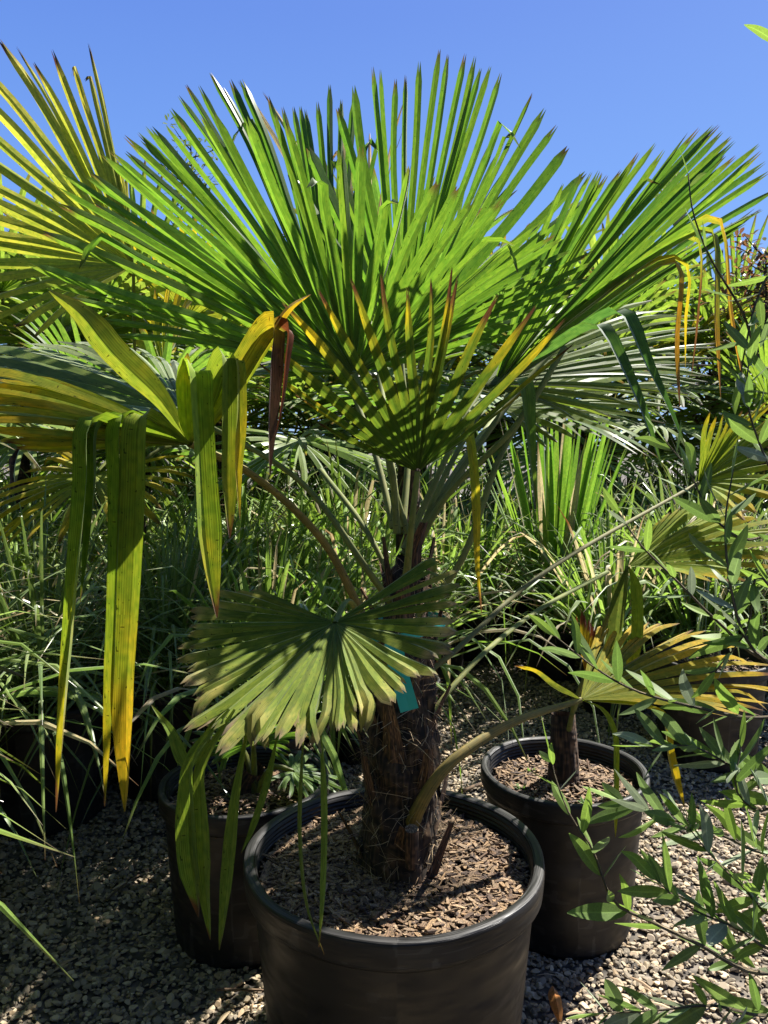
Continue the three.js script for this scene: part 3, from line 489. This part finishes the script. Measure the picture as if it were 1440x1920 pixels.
const grey = { L: 1.25, w: .014, droop: .55, kink: .12, col: { g: [.16, .25, .06], g2: [.27, .36, .11], y0: 1.05, b0: .97, yell: C.straw, vary: 1 } };
const mid = { L: 1.25, w: .018, droop: .45, kink: .1, col: { g: [.16, .28, .035], g2: [.28, .41, .06], y0: 1.0, b0: .97, yell: C.straw, vary: 1 } };
const protos = [];
{
  const gl = 'dense clump of arching grey-green straps in the plant rows', gg = 'strap-leaved clumps in the rows';
  for (let v = 0; v < 4; v++) protos.push(clump('strap_leaf_plant', gl, 'plant', gg, [0, 0, 0], 250, { ...(v % 2 ? mid : grey), rows: 7 }, 400 + v));
  const potP = makePot(potLabelRow, potGroupRow, 0, 0, .17, .30, .03, 120, 27, false);
  const spots = []; R = rng(88);
  const row = (z, x0, x1, st) => { for (let x = x0; x <= x1; x += st) spots.push([x + rr(-.1, .1), z + rr(-.12, .12)]); };
  row(-3.45, -1.95, -.35, .42); row(-4.15, -2.4, -.1, .46); row(-4.95, -2.7, 2.9, .46); row(-5.7, -3.2, 3.4, .6); row(-3.9, 1.75, 2.4, .5); row(-6.5, -3.6, 3.8, .62); row(-7.6, -4.2, 4.4, .8); spots.push([-1.62, -1.75], [-1.5, -2.1], [-1.6, -1.2], [-1.75, -2.7], [-1.5, -3.1]);
  spots.forEach(([x, z], i) => {
    let c; if (i < 4) c = protos[i]; else { c = protos[i % 4].clone(); c.name = numbered('strap_leaf_plant'); scene.add(c); }
    const s = rr(.85, 1.2), where = x < -.75 ? 'behind the hanging yellow leaflets' : x < .25 ? 'behind the big palm trunk' : 'beyond the gravel path'; c.userData.label = (i % 2 ? 'arching green' : 'arching grey-green') + ' strap clump in the rows ' + where; c.position.set(x, .26, z); c.rotation.y = R() * 6.28; c.scale.set(s, s * rr(.9, 1.15), s);
    let p = potP; if (i) { p = potP.clone(); p.name = numbered('nursery_pot'); scene.add(p); } p.userData.label = 'black plastic pot in the crowded rows ' + where; p.position.set(x, 0, z); p.rotation.y = R() * 6;
  });
}
// near clumps: each leaf on its own
makePot('black pot at the edge of the row with long drooping straps over it', 'black plastic nursery pots', -1.16, -2.55, .22, .42, .05, 200, 28, false);
clump('strap_leaf_plant', 'blue-grey clump with long straps drooping over the gravel', 'plant', 'near strap-leaved clumps', [-1.16, .37, -2.55], 220, { L: 1.15, w: .012, droop: .4, kink: 0, rows: 10, up: [.25, 1.3], col: { g: [.12, .195, .05], g2: [.2, .28, .08], y0: 1.1, b0: .98, vary: 1 } }, 431, true);
clump('strap_leaf_plant', 'tall dense clump of grey-green straps in the pot behind the hanging yellow leaflets', 'plant', 'near strap-leaved clumps', [-.80, .37, -2.80], 240, { L: 1.15, w: .012, droop: .5, kink: .1, rows: 9, up: [.3, 1.45], col: { g: [.13, .22, .06], g2: [.22, .32, .09], y0: 1.0, b0: .97, yell: C.straw, vary: 1 } }, 434, true);
makePot('black pot of flopping straps beside the pale wooden stake', 'black plastic nursery pots', -.62, -3.0, .17, .3, .03, 200, 29, false);
clump('strap_leaf_plant', 'loose grey clump of flopping straps behind the low frond', 'plant', 'near strap-leaved clumps', [-.62, .26, -3.0], 90, { L: .9, w: .015, droop: .7, rows: 9, up: [.2, 1.2], col: { g: [.12, .20, .06], g2: [.2, .29, .09], y0: 1.1, b0: .98, vary: 1 } }, 432, true);
makePot('black pot under the upright sword-leaved plant', 'black plastic nursery pots', .92, -4.15, .15, .27, .03, 200, 30, false);
clump('sword_leaf_plant', 'upright plant of broad bright green sword leaves glowing in the sun', 'plant', null, [.92, .23, -4.15], 64, { L: 1.4, w: .038, droop: .08, rows: 8, up: [1.15, 1.53], mat: M.leaf, col: { g: [.16, .34, .03], g2: [.24, .42, .05], y0: 1.1, b0: .985, vary: 1 } }, 433, true);

{
  const gl = 'broad bright green strap clump beside the gravel path', gg = 'bright strap clumps by the path';
  [[.30, -4.1], [.58, -4.5], [1.32, -4.35], [1.08, -3.6], [-.08, -3.05], [-.42, -2.65], [1.62, -4.1], [1.5, -3.6], [1.95, -4.3], [-.15, -3.85], [-.36, -3.3]].forEach(([x, z], i) => {
    makePot('black pot of a bright strap clump beside the gravel path', 'pots by the path', x, z, .15, .27, .03, 60, 700 + i, false);
    clump('strap_leaf_plant', gl, 'plant', gg, [x, .23, z], 150, { L: 1.2, w: .02, droop: .4, kink: .12, rows: 8, up: [.6, 1.5], mat: M.leaf, dead: .14, col: { g: [.18, .32, .04], g2: [.28, .42, .08], y0: 1.0, b0: .97, yell: C.straw, vary: 1 } }, 720 + i);
  });
}
bgPalm('tall palm standing in the small pot behind the big palm', 'fan palms', V(.10, .23, -3.2), 1.25, 14, .55, 305, { n: 22, yellow: .1 });
// palms farther back
{
  R = rng(909); const gl = 'green fan palm in the back rows of the nursery', gg = 'palms in the back rows', ps = [];
  for (let v = 0; v < 3; v++) ps.push(bgPalm(gl, gg, V(0, 0, 0), 1.15, 13, .62, 500 + v * 7, { rows: 6, n: 26, g: [.20, .33, .03], g2: [.32, .45, .06], yellow: .08 }));
  const spots = [[-1.75, -5.2, 1.3], [-2.5, -5.3, 1.4], [-1.15, -5.4, 1.25], [-3.3, -6.0, 1.55], [-2.0, -6.4, 1.25], [-.5, -6.2, 1.05], [2.85, -5.4, 1.0], [3.6, -6.4, 1.25], [1.0, -7.0, 1.45], [2.0, -6.8, 1.45], [3.0, -7.2, 1.5], [.3, -6.6, 1.35], [1.55, -6.1, 1.2], [-1.9, -1.2, 1.15], [-1.75, -.4, 1.2], [-2.3, -2.1, 1.15], [-3.0, -7.6, 1.35], [-1.2, -7.4, 1.25], [.2, -7.6, 1.2], [3.9, -7.2, 1.3]];
  spots.forEach(([x, z, s], i) => { let p = ps[i]; if (!p) { p = ps[i % 3].clone(); p.name = numbered('fan_palm'); scene.add(p); } p.userData.label = z > -2.5 ? 'green fan palm beside the strap-leaved clumps at the edge of the yard' : 'green fan palm in the rows behind ' + (x < -.75 ? 'the tall yellow palm' : x < .75 ? 'the crown of the big palm' : 'the drooping dark green leaflets'); p.position.set(x, 0, z); p.rotation.y = R() * 6.28; p.scale.setScalar(s); });
}

// ------------------------------------------------------------------ broad-leaved trees behind
function leafyTree(name, label, cat, pos, hgt, spread, nb, nl, size, cols, seed, low = .35) {
  const t = thing(name, label, cat, null, pos); R = rng(seed);
  const wood = new GB(), lf = new GB(), wc = () => [.12, .09, .06];
  tube(wood, [V(0, 0, 0), V(.05, hgt * .5, .03), V(0, hgt * .97, 0)], 10, k => lerp(hgt * .016, .006, k), wc, 7);
  for (let b = 0; b < nb; b++) {
    const q = low + (1 - low) * (b / nb), a = b * 2.4 + seed, L = spread * rr(.6, 1.1) * (1.15 - .75 * q), p0 = V(.04 * (1 - q), hgt * q * .97, 0), up = rr(.35, .95);
    const end = p0.clone().add(V(Math.cos(a) * L, L * up, Math.sin(a) * L)), midp = p0.clone().lerp(end, .5).add(V(0, -.06 * L, 0));
    tube(wood, [p0, midp, end], 5, k => lerp(.009, .002, k), wc, 5);
    const cv = new THREE.CatmullRomCurve3([p0, midp, end]);
    for (let k = 0; k < nl; k++) {
      const tt = rr(.3, 1.0), p = cv.getPoint(tt), sp = .10 * spread + .03; p.add(V(rr(-1, 1) * sp, rr(-1, 1) * sp, rr(-1, 1) * sp));
      const d = V(rr(-1, 1), rr(-.2, 1), rr(-1, 1)).normalize(), L2 = size * rr(.7, 1.3), c = cols[Math.floor(R() * cols.length)], kk = rr(.7, 1.3), cc = [c[0] * kk, c[1] * kk, c[2] * kk];
      strap(lf, [p, p.clone().addScaledVector(d, L2 * .5), p.clone().addScaledVector(d, L2).add(V(0, -.15 * L2, 0))], 3, x => Math.max(.002, size * .42 * Math.sin(Math.PI * Math.min(1, x * .9 + .08))), V(d.z, .2, -d.x), () => .3, () => cc);
    }
  }
  mesh('trunk', wood.geo(), M.bark, t); stuffPart(mesh('crown', lf.geo(), M.leaf, t)); return t;
}
leafyTree('young_tree', 'slender airy young tree rising behind the big palm', 'tree', [-2.3, 0, -9.5], 5.0, .9, 30, 30, .075, [[.14, .19, .07], [.2, .25, .1], [.1, .15, .05]], 611, .45);
leafyTree('red_leaf_shrub', 'dark red leaved shrub standing against the sky', 'shrub', [2.95, 0, -6.1], 2.85, .7, 30, 40, .075, [[.14, .07, .04], [.2, .09, .05], [.1, .09, .04], [.3, .14, .06]], 612, .4);
leafyTree('feathery_shrub', 'rounded blue-green shrub behind the yellow palm', 'shrub', [-4.2, 0, -8.2], 3.2, 1.3, 40, 60, .07, [[.12, .19, .08], [.18, .26, .12]], 613, .25);
{ // mass of far vegetation closing the yard
  R = rng(71); const g = new GB();
  for (let k = 0; k < 17000; k++) { const x = rr(-16, 16), z = -rr(8.8, 14), hh = 2.2 + 1.1 * n1(x * .7 + 30, 4), p = V(x, hh * R(), z), d = V(rr(-1, 1), rr(-.1, 1), rr(-1, 1)).normalize(), s = rr(.12, .3), c = mix3([.07, .12, .03], [.16, .24, .06], R()); strap(g, [p, p.clone().addScaledVector(d, s)], 2, t => s * .4 * (1.05 - t), V(d.z, .3, -d.x), () => .3, () => c); }
  const m = mesh('far_vegetation', g.geo(), M.dull, scene); m.userData = { kind: 'stuff', label: 'low mass of green vegetation closing off the yard', category: 'vegetation' };
}

{ // the planting on the near side of the yard, behind the person taking the picture: it keeps the open sky off the shaded pots
  R = rng(72); const g = new GB();
  const put = (x, y, z) => { const d = V(rr(-1, 1), rr(-.1, 1), rr(-1, 1)).normalize(), s = rr(.1, .18), p = V(x, y, z), c2 = mix3([.07, .13, .03], [.15, .23, .05], R()); strap(g, [p, p.clone().addScaledVector(d, s)], 2, t => s * .55 * (1.05 - t), V(d.z, .3, -d.x), () => .3, () => c2); };
  for (let k = 0; k < 13000; k++) { const x = rr(-5, 5), h = 2.3 + .6 * n1(x * .8 + 20, 3); put(x, R() * h, rr(1.5, 2.6)); }
  for (let k = 0; k < 5000; k++) { const z = rr(-1.2, 1.6), h = 2.0 + .6 * n1(z * .8 + 20, 8); put(rr(-3.9, -3.1), R() * h, z); }
  const h = thing('hedge', 'dense leafy hedge along the near side of the yard', 'hedge'); stuffPart(mesh('foliage', g.geo(), M.dull, h));
  const st = new GB(); for (let k = 0; k < 12; k++) { const x = -4.8 + k * .87; tube(st, [V(x, 0, 2.05), V(x + rr(-.1, .1), 1.6, 2.05)], 4, t => .03 - .015 * t, () => [.12, .09, .06], 6); } mesh('stems', st.geo(), M.bark, h);
}

// ------------------------------------------------------------------ olive tree reaching in from the side
{
  const olive = thing('olive_tree', 'potted olive tree with grey-green leaves on thin twigs hanging over the gravel', 'olive tree');
  makePot('black pot of the olive tree', 'black plastic nursery pots', .66, -.92, .16, .30, .03, 0, 33, false);
  R = rng(55);
  const wc = (t, s) => { const b = .8 + .4 * n1(t * 30, s * 3); return [.40 * b, .36 * b, .24 * b]; };
  const tg = new GB(); tube(tg, [V(.66, .26, -.92), V(.64, .7, -.93), V(.66, 1.2, -.95), V(.70, 1.9, -1.0)], 20, t => lerp(.016, .006, t), wc, 9); mesh('trunk', tg.geo(), M.bark, olive);
  const om = (c, o) => new THREE.MeshPhysicalMaterial({ color: new THREE.Color(...c), map: oliveMap, roughness: .95, transmission: .52, thickness: 0, ior: 1.4, specularIntensity: .4, clearcoat: .22, clearcoatRoughness: .4, side: THREE.DoubleSide, ...o });
  const oliveMap = tex(64, 256, (u, v) => { const mr = Math.exp(-(((u - .5) / .04) ** 2)) * .3, b = .85 + .15 * (n1(u * 10, v * 40) - .5) + .12 * (n2(u * 30, v * 60) - .5) + mr; return [b, b, b]; }, true);
  const mats = [om([.19, .30, .055]), om([.16, .26, .055]), om([.26, .40, .06]), om([.18, .27, .08]), om([.30, .36, .22], { transmission: .3 }), om([.16, .27, .05]), om([.22, .34, .06])];
  const geos = []; for (let v = 0; v < 7; v++) { const L = 1, g = new GB(), cv = rr(-.12, .22), tw = rr(-.4, .4), sw = rr(-.08, .08); strap(g, [V(0, 0, 0), V(sw * .6, .35, cv * .25), V(sw, .7, cv * .6), V(0, L, cv * 1.3)], 9, t => Math.max(.006, .235 * Math.sin(Math.PI * Math.min(1, t ** .85 * .97 + .02)) ** .8), V(1, 0, 0), () => .22, () => [1, 1, 1], { twist: tw, v0: 0 }); geos.push(g.geo()); }
  const yAx = V(0, 1, 0), hookTo = V(.66, 1.0, -.94);
  function leafAt(p, dir, L, mi) { const m = mesh('leaf', geos[Math.floor(R() * geos.length)], mats[mi ?? Math.floor(R() * R() * 0 + R() * mats.length)], olive); m.position.copy(p); m.quaternion.setFromUnitVectors(yAx, dir); m.rotateY(R() * 6.28); m.scale.set(L * rr(.85, 1.2), L, L); }
  // each twig: traced path (pixel, distance), leaf count, mean leaf length
  const twigs = [
    [[[1440, 1825, .86], [1300, 1765, .84], [1215, 1725, .83], [1150, 1690, .82], [1110, 1590, .82], [1072, 1535, .82], [1045, 1470, .83], [1032, 1415, .84]], 15, .062, .0028],
    [[[1440, 1345, .88], [1300, 1325, .87], [1180, 1290, .86], [1110, 1248, .86], [1040, 1192, .87]], 11, .056, .0026],
    [[[1450, 1240, .9], [1345, 1165, .88], [1270, 1090, .87], [1200, 1020, .88], [1160, 960, .9]], 7, .052, .0022],
    [[[1450, 700, .95], [1390, 580, .92], [1330, 480, .9], [1300, 400, .9], [1290, 325, .92]], 4, .056, .002],
    [[[1460, 1900, .80], [1330, 1885, .78], [1230, 1895, .78], [1130, 1900, .8]], 12, .062, .0024],
    [[[1450, 1600, .86], [1350, 1565, .85], [1240, 1530, .85], [1160, 1500, .87]], 13, .062, .0024],
    [[[1450, 1000, .88], [1390, 1010, .86], [1330, 960, .86], [1290, 880, .87], [1250, 830, .88]], 6, .056, .0022],
    [[[1460, 1250, .84], [1400, 1200, .83], [1370, 1100, .83], [1360, 980, .84], [1375, 880, .86]], 10, .056, .0024],
    [[[1460, 1460, .84], [1380, 1440, .83], [1300, 1400, .83], [1215, 1400, .84]], 13, .056, .0022],
    [[[1460, 1720, .82], [1390, 1660, .80], [1330, 1600, .80], [1290, 1550, .82]], 12, .062, .0022],
    [[[1460, 500, .95], [1420, 560, .93], [1400, 640, .92], [1385, 720, .92]], 5, .052, .002],
    [[[1470, 900, .9], [1420, 820, .88], [1400, 740, .88], [1410, 640, .9]], 8, .056, .002],
    [[[1470, 1120, .86], [1420, 1080, .85], [1400, 1180, .85], [1340, 1260, .86]], 8, .056, .002],
    [[[1470, 1500, .82], [1420, 1520, .8], [1380, 1480, .8], [1390, 1400, .82]], 8, .058, .002],
    [[[1460, 1780, .78], [1380, 1740, .76], [1290, 1700, .76], [1230, 1650, .77]], 13, .062, .0024],
  ];
  for (const [path, n, L, r] of twigs) {
    const pts = PP(path), start = hookTo.clone(); start.y = clamp(pts[0].y + .05, .4, 1.8); start.x = .655; start.z = -.94;
    const g = new GB(), all = [start, ...pts]; tube(g, all, 30, t => lerp(r * 1.5, .0007, t), wc, 6); mesh('twig', g.geo(), M.bark, olive);
    const cv = new THREE.CatmullRomCurve3(pts, false, 'centripetal');
    for (let k = 0; k < n; k++) for (const s of [-1, 1]) {
      if (R() < .12) continue;
      const t = clamp((k + .6 + rr(-.15, .15)) / n), p = cv.getPointAt(t), tg2 = cv.getTangentAt(t), ph = k % 2 * 1.57 + rr(-.4, .4), a = Math.abs(tg2.y) > .9 ? V(1, 0, 0) : yAx, s1 = V().crossVectors(tg2, a).normalize(), s2 = V().crossVectors(tg2, s1).normalize();
      const out = s1.multiplyScalar(Math.cos(ph) * s).addScaledVector(s2, Math.sin(ph) * s), dir = tg2.clone().multiplyScalar(rr(.5, 1.0)).add(out.multiplyScalar(rr(.6, 1))); dir.y += rr(-.15, .45); dir.normalize();
      leafAt(p, dir, L * rr(.65, 1.2) * (t > .9 ? .75 : 1));
    }
    leafAt(pts[pts.length - 1], cv.getTangentAt(1), L * .7, 2);
  }
  leafAt(P(1468, 85, 1.0), P(1408, 50, 1.0).sub(P(1468, 85, 1.0)).normalize(), .055, 2);
  { const g = new GB(); tube(g, [V(.70, 1.9, -1.0), P(1500, 130, 1.0), P(1468, 85, 1.0)], 8, t => lerp(.004, .001, t), wc, 6); mesh('twig', g.geo(), M.bark, olive); }
}

// ------------------------------------------------------------------ small things
{
  R = rng(66);
  const tagMat = new THREE.MeshPhysicalMaterial({ color: new THREE.Color(.015, .40, .33), roughness: .55, clearcoat: .2, side: THREE.DoubleSide });
  const band = (name, label, pts, w, mat, cat, side) => { const g = new GB(); strap(g, PP(pts), 12, () => w, side || V(1, .1, .1), () => .06, () => [1, 1, 1]); const m = mesh(numbered(name), g.geo(), mat, scene); m.userData = { label, category: cat }; return m; };
  band('plant_tag', 'teal plastic tape tied to the trunk of the big palm', [[738, 1205, 1.38], [745, 1250, 1.37], [756, 1290, 1.36], [768, 1332, 1.355]], .034, tagMat, 'tag');
  { // the tape goes round the trunk
    const t = scene.getObjectByName('plant_tag'), y = P(738, 1205, 1.38).y, g = new GB(), pts = []; for (let k = 0; k <= 16; k++) { const an = k / 16 * Math.PI * 2; pts.push(V(MP.x + .015 + Math.cos(an) * .086, y + .012 * Math.cos(an), MP.z - .01 + Math.sin(an) * .086)); }
    strap(g, pts, 40, () => .014, V(0, 1, 0), () => 0, () => [1, 1, 1]); mesh('loop', g.geo(), tagMat, t);
  }
  { // scraps of dry leaf on the gravel
    const g = new GB(); for (let k = 0; k < 260; k++) { const z = -rr(1.1, 4.6), x = rr(-.55, .55) * -z, an = R() * 6.28, L = rr(.015, .07), p = V(x, rr(.016, .026), z), e = V(Math.cos(an) * L, rr(-.004, .008), Math.sin(an) * L), c = mix3([.2, .12, .06], [.5, .4, .25], R()), w = rr(.003, .011); strap(g, [p, p.clone().addScaledVector(e, .5).add(V(0, .005, 0)), p.clone().add(e)], 4, t => w * Math.sin(Math.PI * (t * .8 + .1)), V(-Math.sin(an), .3, Math.cos(an)), () => .4, () => c); }
    const m = mesh('leaf_litter', g.geo(), M.hair, scene); m.userData = { kind: 'stuff', label: 'scraps of dry leaf scattered over the gravel', category: 'litter' };
  }
  // pale stake
  const st = thing('wooden_stake', 'pale weathered wooden stake standing in the shade behind the yellow leaflets', 'stake', null, [-1.02, 0, -3.25]);
  const sg = new GB(); tube(sg, [V(0, 0, 0), V(0, .6, .0)], 6, () => .022, (t, s) => { const b = .8 + .4 * n1(t * 20, s * 4); return [.5 * b, .46 * b, .4 * b]; }, 4); mesh('post', sg.geo(), M.bark, st);
  // curled dry leaf on the gravel
  const dl = new GB(), a = P(1030, 1905, 1.2), gy = .03; a.y = gy; const gp = (px, py, y) => { const d0 = P(px, py, 1), k = (EYE - y) / (EYE - d0.y); return V(d0.x * k, y, d0.z * k); };
  strap(dl, [gp(1050, 1915, .018), gp(1046, 1895, .035), gp(1040, 1872, .05), gp(1036, 1850, .045)], 8, t => .028 * Math.sin(Math.PI * (t * .85 + .1)), V(1, 0, .2), () => .7, (t, u) => { const b = .8 + .5 * n1(t * 9, u * 2 + 4); return [.55 * b, .24 * b, .08 * b]; }, { twist: .5 });
  const dm = mesh('dry_leaf', dl.geo(), M.dry, scene); dm.userData = { label: 'curled orange-brown dry leaf lying on the sunlit gravel', category: 'leaf' };
  const tw = (label, p0, p1, r) => { const g = new GB(), A = gp(...p0), B = gp(...p1); tube(g, [A, A.clone().lerp(B, .5).add(V(0, .004, .003)), B], 8, () => r, (t, s) => { const b = .7 + .6 * n1(t * 20, s * 3); return [.42 * b, .32 * b, .22 * b]; }, 6); const m = mesh(numbered('twig'), g.geo(), M.bark, scene); m.userData = { label, category: 'twig' }; };
  tw('thin dry twig on the gravel between the two front pots', [405, 1855, .022], [518, 1858, .022], .0035);
  tw('short straw twig between the big pot and the second pot', [868, 1482, .026], [918, 1465, .026], .006);
  tw('thin twig lying in the shaded gravel', [195, 1690, .02], [260, 1640, .02], .003);
  // weeds in the second pot
  for (const [wx, wz, k] of [[.36, -1.93, 0], [.43, -1.86, 1], [.40, -2.03, 2], [.56, -1.88, 3], [.50, -1.84, 4]]) {
    const w = thing('weed', 'tiny green weed sprouting from the bark in the second pot', 'weed', 'weeds in the second pot', [wx, .372, wz]), g = new GB();
    for (let i = 0; i < 12; i++) { const an = R() * 6.28, L = rr(.015, .035), up = rr(.3, 1.2), d = V(Math.cos(an) * Math.cos(up), Math.sin(up), Math.sin(an) * Math.cos(up)); strap(g, [V(0, 0, 0), d.clone().multiplyScalar(L * .6), d.clone().multiplyScalar(L).add(V(0, -.004, 0))], 4, t => .011 * Math.sin(Math.PI * (t * .8 + .15)), V(-Math.sin(an), 0, Math.cos(an)), () => .3, () => [.2, .36, .08]); }
    mesh('leaves', g.geo(), M.leaf, w);
  }
}
renderer.render(scene, camera);
